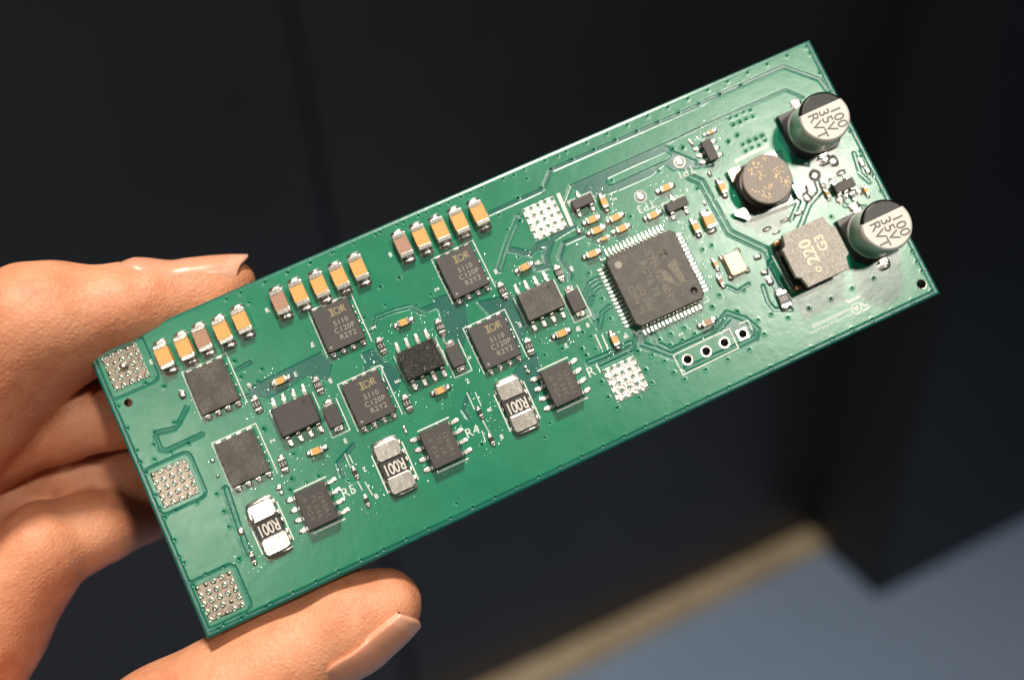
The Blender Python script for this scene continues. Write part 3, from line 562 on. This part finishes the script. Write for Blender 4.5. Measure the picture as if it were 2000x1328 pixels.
# ---- diodes
da = MB(); da.box(0, 0, .08, 1.0, 1.75, 2.75, .07, 0, .05, .08); dm = da.mesh('diode', ['chip'])
dt = MB(); dt.box(0, 0, 0, .26, 1.15, .75, .06); dtm = dt.mesh('terminal', ['tin'])
for i, (x, y) in enumerate(DIODE):
    o = ob('diode', dm, board, (x, y, ZT), 0, 'small black diode beside the '+('matt chip near the hand', 'flux covered chip', 'chip nearest the processor')[i])
    for s_ in (-1, 1): ob('terminal', dtm, o, (0, s_*1.6, 0)); blob(o, 0, s_*1.8, 1.4, .8, .34, 0.)
    outline(o, [[(-1.15, 1.5), (-1.15, -2.35), (1.15, -2.35), (1.15, 1.9)]])

# ---- small passives
SZ = dict(c6=(1.62, .86, .75, .36), c4=(1.05, .55, .5, .26), c8=(2.1, 1.35, .95, .45), r6=(1.62, .88, .45, .32), r4=(1.05, .56, .35, .26), r8=(2.1, 1.35, .55, .42))
RT = ['151', '100', '151', '151', '100', '151', '151', '100', '151']; ri = 0
for i, (x, y, t, orr) in enumerate(SMALL):
    lx, wy, h, tl = SZ[t]; rz = 0 if orr == 'y' else math.pi/2
    if t[0] == 'c':
        place_mlcc(x, y, t, lx, wy, h, tl, 'brown' if i in (34, 35) else 'tan', rz+random.gauss(0, .03), (1.05, .55 if t != 'c4' else .4))
    else:
        def mk(lx=lx, wy=wy, h=h, tl=tl):
            a = MB(); a.box(0, 0, .04, h, wy-.03, lx-2*tl+.1, .03); c = MB(); c.box(0, 0, 0, h+.02, wy, tl, .05, cut=.06)
            return a.mesh('chip_resistor', ['rblack']), c.mesh('terminal', ['tin'])
        a, c = cached(('res', t), mk); o = ob('chip_resistor', a, board, (x, y, ZT), rz+random.gauss(0, .04))
        for s_ in (-1, 1): ob('terminal', c, o, (0, s_*(lx-tl)/2, 0)); blob(o, 0, s_*(lx/2+.12), wy*1.1, .55, h*.6, 0.)
        if t != 'r4': ob('marking', text_mesh(RT[ri % 9], .5, 'white', 1, .0), o, (0, 0, h+.006), -math.pi/2*0); ri += 1

# ---- small outline transistors and regulators
sa_ = MB(); sa_.box(0, 0, .1, 1.0, 2.9, 1.35, .06, 0, .06, .06); som = sa_.mesh('transistor', ['chip'])
SL = [(-.1, .5), (.1, .5), (.2, .4), (.28, .1), (.36, .05), (.62, .05)]
sot_lab = {0: 'three lead transistor above the bright grainy pad', 1: 'three lead transistor above the processor', 2: 'six lead regulator beside the round coil', 3: 'five lead regulator between the two cans'}
for i, (x, y, t) in enumerate(SOT):
    o = ob('transistor' if t == '3' else 'regulator_chip', som, board, (x, y, ZT), math.pi/2 if t == '6' else 0, sot_lab[i])
    lm = lead_mesh('sot', SL, .2, .14)
    tops = {'3': [0], '6': [-.95, 0, .95], '5': [-.95, .95]}[t]; bots = {'3': [-.95, .95], '6': [-.95, 0, .95], '5': [-.95, 0, .95]}[t]
    for q in tops: ob('lead', lm, o, (q, .66, 0)); blob(o, q, 1.3, .6, .85, .16, -.01)
    for q in bots: ob('lead', lm, o, (q, -.66, 0), math.pi); blob(o, q, -1.3, .6, .85, .16, -.01)
    if t == '3': outline(o, [[(-1.6, -.9), (-1.6, .9), (-.5, .9)], [(.5, .9), (1.6, .9), (1.6, -.2)]], .13)

# ---- processor with sixty-four leads
mb = MB(); mb.box(0, 0, .12, 1.5, 9.75, 9.75, .12, 0, .1, .55)
cap = mb.f.pop(); mb.mi.pop(); mb.sm.pop()
from mathutils.geometry import tessellate_polygon
DX, DY = 3.7, -3.45; circ = [(DX+.46*math.cos(2*math.pi*i/28), DY+.46*math.sin(2*math.pi*i/28), 1.5) for i in range(28)]
outer = [mb.v[i] for i in cap]
allp = outer+circ[::-1]; mb.add(allp, [tuple(q) for q in tessellate_polygon([[Vector(p) for p in outer], [Vector(p) for p in circ[::-1]]])], 0)
o = ob('processor', mb.mesh('processor', ['mcu']), board, (*MCU, ZT), 0, 'large square dark grey processor with leads on all four sides')
PL = [(-.12, .68), (.12, .68), (.24, .58), (.32, .18), (.44, .07), (1.0, .07)]
lm = lead_mesh('qfp', PL, .125, .12)
for s_ in range(4):
    a = s_*math.pi/2
    for k in range(16):
        q = (-7.5+k)*.522; d = 4.78
        ob('lead', lm, o, (q*math.cos(a)-d*math.sin(a), q*math.sin(a)+d*math.cos(a), 0), a)
        d2 = d+.95; blob(o, q*math.cos(a)-d2*math.sin(a), q*math.sin(a)+d2*math.cos(a), *((.3, .75) if s_ % 2 == 0 else (.75, .3)), .1, -.01)
d = MB(); d.revolve([(.48, 0), (.46, .008)], 28); ob('pin_mark', d.mesh('pin_mark', ['mark']), o, (-3.55, 3.35, 1.502))
d = MB(); d.revolve([(.46, 0), (.43, -.06), (.36, -.15), (.25, -.23), (.12, -.27), (.001, -.28)], 28, 0, cap0=False, cap1=False); ob('dimple', d.mesh('dimple', ['dimple']), o, (DX, DY, 1.5))
lg = MB(); k = 1.45; sc_ = lambda P: [(x*k, y*k*1.1) for x, y in P]
lg.prism(sc_([(-.95, -.05), (.95, .35), (1.1, .75), (-1.15, .75)]), 0, .008); lg.prism(sc_([(-1.0, -.75), (.35, -.75), (.9, -.05), (.05, -.12), (-.5, -.35)]), 0, .008)
ob('logo', lg.mesh('logo', ['markmid']), o, (2.1, -.5, 1.502), -math.pi/2)
for tx, ty, s_, sz, ro in ((.55, .2, 'STM32F405', .86, -90), (-.75, .15, 'RGT6 7B', .8, -90), (-2.3, -1.6, 'GQ 240', .7, -90), (-3.4, -1.6, 'CHN 99', .7, -90), (2.2, 2.3, 'e4', .75, -90)):
    ob('marking', text_mesh(s_, sz*1.1, 'markmid', 1.05), o, (tx, ty, 1.503), math.radians(ro))
rg = MB(); rg.revolve([(.66, 0), (.66, .006), (.56, .006), (.56, 0)], 24); ob('marking', rg.mesh('marking', ['markfaint']), o, (2.2, 2.3, 1.502))

# ---- crystal
mb = MB(); mb.box(0, 0, 0, .35, 2.5, 3.15, .04); o = ob('crystal_oscillator', mb.mesh('crystal_oscillator', ['ceramic']), board, (*XTAL, ZT), .0, 'small gold lidded crystal beside the processor')
mb = MB(); mb.box(0, 0, .34, .78, 2.2, 2.8, .09, cut=.2); ob('lid', mb.mesh('lid', ['gold']), o)
for sx in (-1, 1):
    for sy in (-1, 1): blob(o, sx*1.15, sy*1.35, .9, .9, .28, -.01)

# ---- round coil
o = bpy.data.objects.new('drum_inductor', None); 
mb = MB(); c = 1.0; h = 3.25
mb.prism([(-h+c, -h), (h-c, -h), (h, -h+c), (h, h-c), (h-c, h), (-h+c, h), (-h, h-c), (-h, -h+c)], 0, .55, 0, .08)
mb.revolve([(3.0, .55), (3.0, .9), (2.2, .95), (2.2, 2.25), (3.12, 2.3), (3.2, 2.4), (3.2, 2.8), (3.1, 2.9)], 64, 1, smooth=False)
o = ob('drum_inductor', mb.mesh('drum_inductor', ['dark', 'ferrited']), board, (DRUM[0], DRUM[1], ZT), 0, 'round grey brown coil with gold flecks on top')
mb = MB(); mb.revolve([(2.3, .98), (2.75, 1.1), (2.8, 1.6), (2.75, 2.15), (2.3, 2.24)], 40, 0); ob('winding', mb.mesh('winding', ['copperw']), o)
for sx, sy in ((-1, 1), (1, 1), (-1, -1), (1, -1)):
    mb = MB(); mb.prism([(0, 0), (-1.7, 0), (-1.7, -.5), (-.5, -1.7), (0, -1.7)] if sx*sy > 0 else [(0, 0), (0, -1.7), (.5, -1.7), (1.7, -.5), (1.7, 0)][::1], 0, .16, 0, 0)
    ob('terminal', mb.mesh('terminal', ['plate']), o, (sx*3.4 if sy > 0 else sx*3.4, 3.4 if sy > 0 else -1.75, .56))
mb = MB()
for k in range(150):
    a = random.uniform(0, 6.28); r = random.choice([1.1, 1.9, 2.4])+random.gauss(0, .22)
    x, y = r*math.cos(a), r*math.sin(a)
    if math.hypot(x, y) > 2.9 or (math.sin(3*a+r) < -.25): continue
    mb.dome(x, y, random.uniform(.12, .22), random.uniform(.12, .28), .04, 0, n=2)
ob('fleck_marking', mb.mesh('fleck_marking', ['fleck']), o, (0, 0, 2.902))

# ---- square power coil
a_, b_ = 3.75, 3.65; p, q = .85, 1.75
plus = [(-a_+p, -b_), (a_-p, -b_), (a_-p*.65, -b_+q*.8), (a_, -b_+q), (a_, b_-q), (a_-p*.65, b_-q*.8), (a_-p, b_), (-a_+p, b_), (-a_+p*.65, b_-q*.8), (-a_, b_-q), (-a_, -b_+q), (-a_+p*.65, -b_+q*.8)]
mb = MB(); mb.prism(plus, 2.5, 3.2, 0, .07); mb.box(0, 0, .5, 2.5, 5.6, 5.6, .1, 1, cut=.6); mb.box(0, 0, 0, .6, 7.3, 7.2, .1, 1, cut=.8)
o = ob('power_inductor', mb.mesh('power_inductor', ['ferrite', 'dark']), board, (PIND[0], PIND[1], ZT), 0, 'square tan speckled coil with notched corners, marked 220')
for sx in (-1, 1):
    for sy in (-1, 1):
        mb = MB(); mb.box(0, 0, .1, 1.2, .9, .7, .15); ob('terminal', mb.mesh('terminal', ['copperw']), o, (sx*3.15, sy*3.1, 0))
ob('marking', text_mesh('220', 1.6, 'cream', 1.0, .05), o, (-.75, .35, 3.203), math.pi/2)
ob('marking', text_mesh('G3', 1.3, 'cream', 1.0, .04), o, (1.15, .75, 3.203), math.pi/2)
mb = MB(); mb.revolve([(.42, 0), (.42, .008), (.2, .008), (.2, 0)], 24); ob('marking', mb.mesh('marking', ['cream']), o, (-.75, -2.15, 3.203))

# ---- electrolytic cans
def ecan():
    R = 3.28; n = 72; prof = [(2.7, .62), (R-.04, .7), (R, .8), (R, 1.25), (R-.13, 1.4), (R-.13, 1.5), (R, 1.65), (R, 5.1), (R-.05, 5.3), (R-.17, 5.44), (R-.34, 5.5)]
    mb = MB(); mb.revolve(prof, n, 0, cap0=True, cap1=False)
    ch = 1.28; k0 = len(mb.f)
    # rim faces under the print are black
    for fi, f_ in enumerate(mb.f):
        c = np.mean([mb.v[i] for i in f_], 0)
        if c[2] > 5.15 and c[1] > ch: mb.mi[fi] = 2
    r = R-.34; th = math.asin(ch/r)
    seg = [(r*math.cos(a), r*math.sin(a), 5.5) for a in np.linspace(th, math.pi-th, 32)]
    rest = [(r*math.cos(a), r*math.sin(a), 5.5) for a in np.linspace(math.pi-th, 2*math.pi+th, 48)]
    mb.add(seg, [tuple(range(len(seg)))], 2); mb.add(rest, [tuple(range(len(rest)))], 1)
    b = MB(); h = 3.4; c = 1.3
    b.prism([(-h, h), (-h, -h+c), (-h+c, -h), (h-c, -h), (h, -h+c), (h, h)][::-1], 0, .75, 0, .08)
    return mb.mesh('electrolytic_capacitor', ['can', 'cantop', 'canblack']), b.mesh('base', ['dark'])
cm, bm_ = ecan()
for i, (x, y) in enumerate(ECAP):
    o = ob('electrolytic_capacitor', cm, board, (x, y, ZT), random.gauss(0, .02), 'silver can printed 100 35V RVT '+('beside the round coil', 'beside the square tan coil')[i])
    ob('base', bm_, o)
    mb = MB(); mb.box(0, 0, 0, .2, 1.0, 1.2, .05); tm = mb.mesh('terminal', ['tin'])
    for s_ in (-1, 1): ob('terminal', tm, o, (0, s_*3.8, 0)); blob(o, 0, s_*4.1, 1.7, 1.3, .3, -.01)
    for q, s_ in enumerate(('100', '35V', 'RVT')): ob('marking', text_mesh(s_, 1.42, 'cantext', 1.0, .012), o, (1.5-1.5*q, -.75 if q != 1 else -.6, 5.508), -math.pi/2)

# ---- beads of solder and flux scattered round the joints (too many to count)
mb = MB(); cen = [(x, y, 3.9) for x, y, _ in MOSFET]+[(x, y, 3.6) for x, y, _ in DRIVER]+[(x, y, 3.4) for x, y in AMP]+[(x, y, 4.) for x, y in SHUNT]+[(x, y, 2.2) for x, y, _, _ in SMALL]+[(x, y, 2.6) for x, y, _ in SOT]+[(95., 17., 4.)]*5+[(84, 17, 4)]*4
for k in range(1900):
    x, y, r = random.choice(cen); a = random.uniform(0, 6.283); q = r*random.uniform(.45, 1.1); x += q*math.cos(a); y += q*math.sin(a)
    if not (.5 < x < L-.5 and .5 < y < W-.5): continue
    s_ = random.uniform(.05, .13)*(1.7 if random.random() < .08 else 1)
    mb.dome(x, y, s_*random.uniform(.7, 1.5), s_*random.uniform(.7, 1.5), s_*.5, ZT-.01, n=2)
o = ob('flux_beads', mb.mesh('flux_beads', ['flux']), board); o['kind'] = 'stuff'

# ------------------------------------------------------------------ the hand
ZS = 1.2
def cone(Px, Py, Pz, a, b):
    ax, ay, az, ra = a; bx, by, bz, rb = b; az /= ZS; bz /= ZS
    dx, dy, dz = bx-ax, by-ay, bz-az; l2 = dx*dx+dy*dy+dz*dz
    t = np.clip(((Px-ax)*dx+(Py-ay)*dy+(Pz-az)*dz)/l2, 0, 1); t2 = t*t*(3-2*t)*.35+t*.65
    return np.sqrt((Px-ax-t*dx)**2+(Py-ay-t*dy)**2+(Pz-az-t*dz)**2)-(ra+t2*(rb-ra))
def smin(a, b, k):
    h = np.clip(.5+.5*(b-a)/k, 0, 1); return b*(1-h)+a*h-k*h*(1-h)
lo = np.array([-100., -48., -54.]); hi = np.array([30., 60., 24.]); st = .9
ns = ((hi-lo)/st).astype(int)+1
Xg = (lo[0]+st*np.arange(ns[0]))[:, None, None].astype(np.float32); Yg = (lo[1]+st*np.arange(ns[1]))[None, :, None].astype(np.float32); Zg = ((lo[2]+st*np.arange(ns[2]))[None, None, :]/ZS).astype(np.float32)
HAND['wrist'] = [(-48, 8, -17, 17), (-75, -4, -20, 16), (-92, -12, -22, 14)]
F = None
for name, ch in HAND.items():
    G = None
    for a, b in zip(ch[:-1], ch[1:]):
        d = cone(Xg, Yg, Zg, a, b); G = d if G is None else smin(G, d, 2.0)
    k = 5. if name in ('palm', 'wrist') else .5
    F = G if F is None else smin(F, G, k)
# knuckle creases on index, thumb and the curled fingers
def crease(p, q, at, depth, wid):
    global F
    p = np.array(p[:3], float); q = np.array(q[:3], float); dr = (q-p)/np.linalg.norm(q-p); c = p+(q-p)*at
    s_ = (Xg-c[0])*dr[0]+(Yg-c[1])*dr[1]+(Zg*ZS-c[2])*dr[2]
    rr_ = (Xg-c[0])**2+(Yg-c[1])**2+(Zg*ZS-c[2])**2
    F = F+depth*np.exp(-(s_/wid)**2)*np.exp(-rr_/(11.**2))
I = HAND['index']; crease(I[1], I[2], .97, .4, .7); crease(I[1], I[2], .86, .22, .6); crease(I[2], I[3], .92, .45, .9); crease(I[2], I[3], .8, .3, .7); crease(I[2], I[3], 1.04, .3, .8)
T_ = HAND['thumb']; crease(T_[1], T_[2], .98, .3, .9); crease(T_[1], T_[2], .8, .2, .8)
P_ = HAND['pinky']; crease(P_[1], P_[2], .6, .5, 1.0); R_ = HAND['ring']; crease(R_[0], R_[1], .5, .4, 1.)
# surface nets
ins = F < 0; nX, nY, nZ = F.shape
cs = np.zeros((nX-1, nY-1, nZ-1), np.int8)
for i in (0, 1):
    for j in (0, 1):
        for k in (0, 1): cs += ins[i:nX-1+i, j:nY-1+j, k:nZ-1+k]
act = (cs > 0) & (cs < 8); vid = -np.ones(act.shape, int); ci = np.argwhere(act); vid[act] = np.arange(len(ci))
acc = np.zeros((len(ci), 3)); cnt = np.zeros(len(ci))
cr = [(i, j, k) for i in (0, 1) for j in (0, 1) for k in (0, 1)]
for a in cr:
    for b in cr:
        if sum(b)-sum(a) == 1 and all(y >= x for x, y in zip(a, b)):
            fa = F[ci[:, 0]+a[0], ci[:, 1]+a[1], ci[:, 2]+a[2]]; fb = F[ci[:, 0]+b[0], ci[:, 1]+b[1], ci[:, 2]+b[2]]
            cx_ = (fa < 0) != (fb < 0); t = np.where(cx_, fa/np.where(fa == fb, 1, fa-fb), 0)[:, None]
            pos = np.array(a)+t*(np.array(b)-np.array(a)); acc[cx_] += pos[cx_]; cnt[cx_] += 1
VH = lo+st*(ci+acc/cnt[:, None]); FH = []
for ax in range(3):
    sl0 = [slice(None)]*3; sl1 = [slice(None)]*3; sl0[ax] = slice(0, -1); sl1[ax] = slice(1, None)
    e = np.argwhere(ins[tuple(sl0)] != ins[tuple(sl1)]); u, v = (ax+1) % 3, (ax+2) % 3
    e = e[(e[:, u] > 0) & (e[:, v] > 0) & (e[:, u] < F.shape[u]-1) & (e[:, v] < F.shape[v]-1)]
    du = np.zeros(3, int); dv = np.zeros(3, int); du[u] = 1; dv[v] = 1
    g = lambda o_: vid[tuple((e-o_).T)]
    q = np.stack([g(du+dv), g(dv), g(np.zeros(3, int)), g(du)], 1)
    fl = ins[tuple(e.T)]; q[~fl] = q[~fl][:, ::-1]; FH.append(q)
FH = np.concatenate(FH); FH = FH[(FH >= 0).all(1)]
E_ = np.concatenate([FH[:, [0, 1]], FH[:, [1, 2]], FH[:, [2, 3]], FH[:, [3, 0]]])
for it in range(6):
    s1 = np.zeros_like(VH); n1_ = np.zeros(len(VH)); np.add.at(s1, E_[:, 0], VH[E_[:, 1]]); np.add.at(n1_, E_[:, 0], 1); np.add.at(s1, E_[:, 1], VH[E_[:, 0]]); np.add.at(n1_, E_[:, 1], 1)
    VH = VH+(.5 if it % 2 == 0 else -.47)*(s1/np.maximum(n1_, 1)[:, None]-VH)
me = bpy.data.meshes.new('hand'); me.from_pydata((VH*MM).tolist(), [], FH.tolist()); me.materials.append(MAT['skin']); me.polygons.foreach_set('use_smooth', [True]*len(me.polygons)); me.update()
hand = bpy.data.objects.new('hand', me); col.objects.link(hand); hand.matrix_world = BOARD_M
hand['label'] = 'bare left hand pinching the circuit board between thumb and index finger'; hand['category'] = 'hand'

def sdf_at(name, p):
    G = None; ch = HAND[name]
    for a, b in zip(ch[:-1], ch[1:]):
        d = float(cone(np.float64(p[0]), np.float64(p[1]), np.float64(p[2]/ZS), a, b)); G = d if G is None else float(smin(np.float64(G), np.float64(d), 2.0))
    return G
def nail(name, a0, a1, nrm, wid, ut, label):
    # a curved plate that follows the flesh of the finger and runs on past the tip
    b = Vector(a0); t = Vector(a1); al = (t-b); ln = al.length; al.normalize(); n = Vector(nrm); n = (n-al*n.dot(al)).normalized(); la = al.cross(n)
    NU, NV = 30, 18; rows = []
    for i in range(NU+1):
        u = i/NU; wu = wid*(1-max(0, (.22-u)/.22)**2*.8)**.5; row = []
        for j in range(NV+1):
            v = -1+2*j/NV
            if u <= ut or i < 3:
                p = b+al*(u*ln)+la*(v*wu/2)+n*14
                tgt = .30-.62*max(0, (abs(v)-.72)/.28)**1.5-.55*max(0, (.14-u)/.14)
                for _ in range(60):
                    s_ = sdf_at(name, p)-tgt
                    if abs(s_) < .01: break
                    p = p-n*(s_*.8)
                    if (p-b).dot(n) < -1.: break
                if (p-b).dot(n) < -1. or (rows and (p-rows[-1][j]).length > ln/NU*2.2):
                    p = rows[-1][j]+al*(ln/NU)-la*(v*.04)-n*.05 if rows else b+al*(u*ln)+la*(v*wu/2)
            else:
                k = int(ut*NU); c = NV//2; tg = (rows[k][c]-rows[k-6][c]).normalized(); du = (u-ut)*ln
                x_ = (u-ut)/(1-ut); p = rows[k][j]+tg*(du*(1-.38*v*v))-n*(du*du*.012)-la*(v*x_*x_*wid*.06)
            row.append(p)
        rows.append(row)
    top = [tuple(p) for r in rows for p in r]; botm = [tuple(p-n*.38) for r in rows for p in r]
    m_ = NV+1; N = len(top); fs = []; mis = []; mb = MB()
    for i in range(NU):
        for j in range(NV):
            a = i*m_+j; fs.append((a, a+1, a+m_+1, a+m_)); fs.append((N+a, N+a+m_, N+a+m_+1, N+a+1)); e_ = 1 if i/NU > .86-.05*(-1+2*j/NV)**2 else 0; mis += [e_, e_]
    bd = [i for i in range(m_)]+[i*m_+NV for i in range(1, NU+1)]+[NU*m_+j for j in range(NV-1, -1, -1)]+[i*m_ for i in range(NU-1, 0, -1)]
    for k in range(len(bd)): a, c = bd[k], bd[(k+1) % len(bd)]; fs.append((a, N+a, N+c, c)); mis.append(1 if max(a, c)/m_/NU > .86 else 0)
    mb.add(top+botm, fs, 0, True); mb.mi = mis; return ob('fingernail', mb.mesh('fingernail', ['nail', 'nailtip']), hand, label=label)
def ext(a, b, k):   # point on the finger axis, k mm beyond a
    a = Vector(a[:3]); b = Vector(b[:3]); return a+(a-b).normalized()*k
nail('index', Vector(I[2][:3])+Vector((-.6, 0, 0)), ext(I[0], I[1], 3.4), (.25, 1., .62), 7.6, .60, 'fingernail of the index finger')
nail('thumb', Vector(T_[1][:3]).lerp(Vector(T_[2][:3]), .42), ext(T_[0], T_[1], 4.0), (.1, -.74, .68), 9.4, .58, 'fingernail of the thumb')
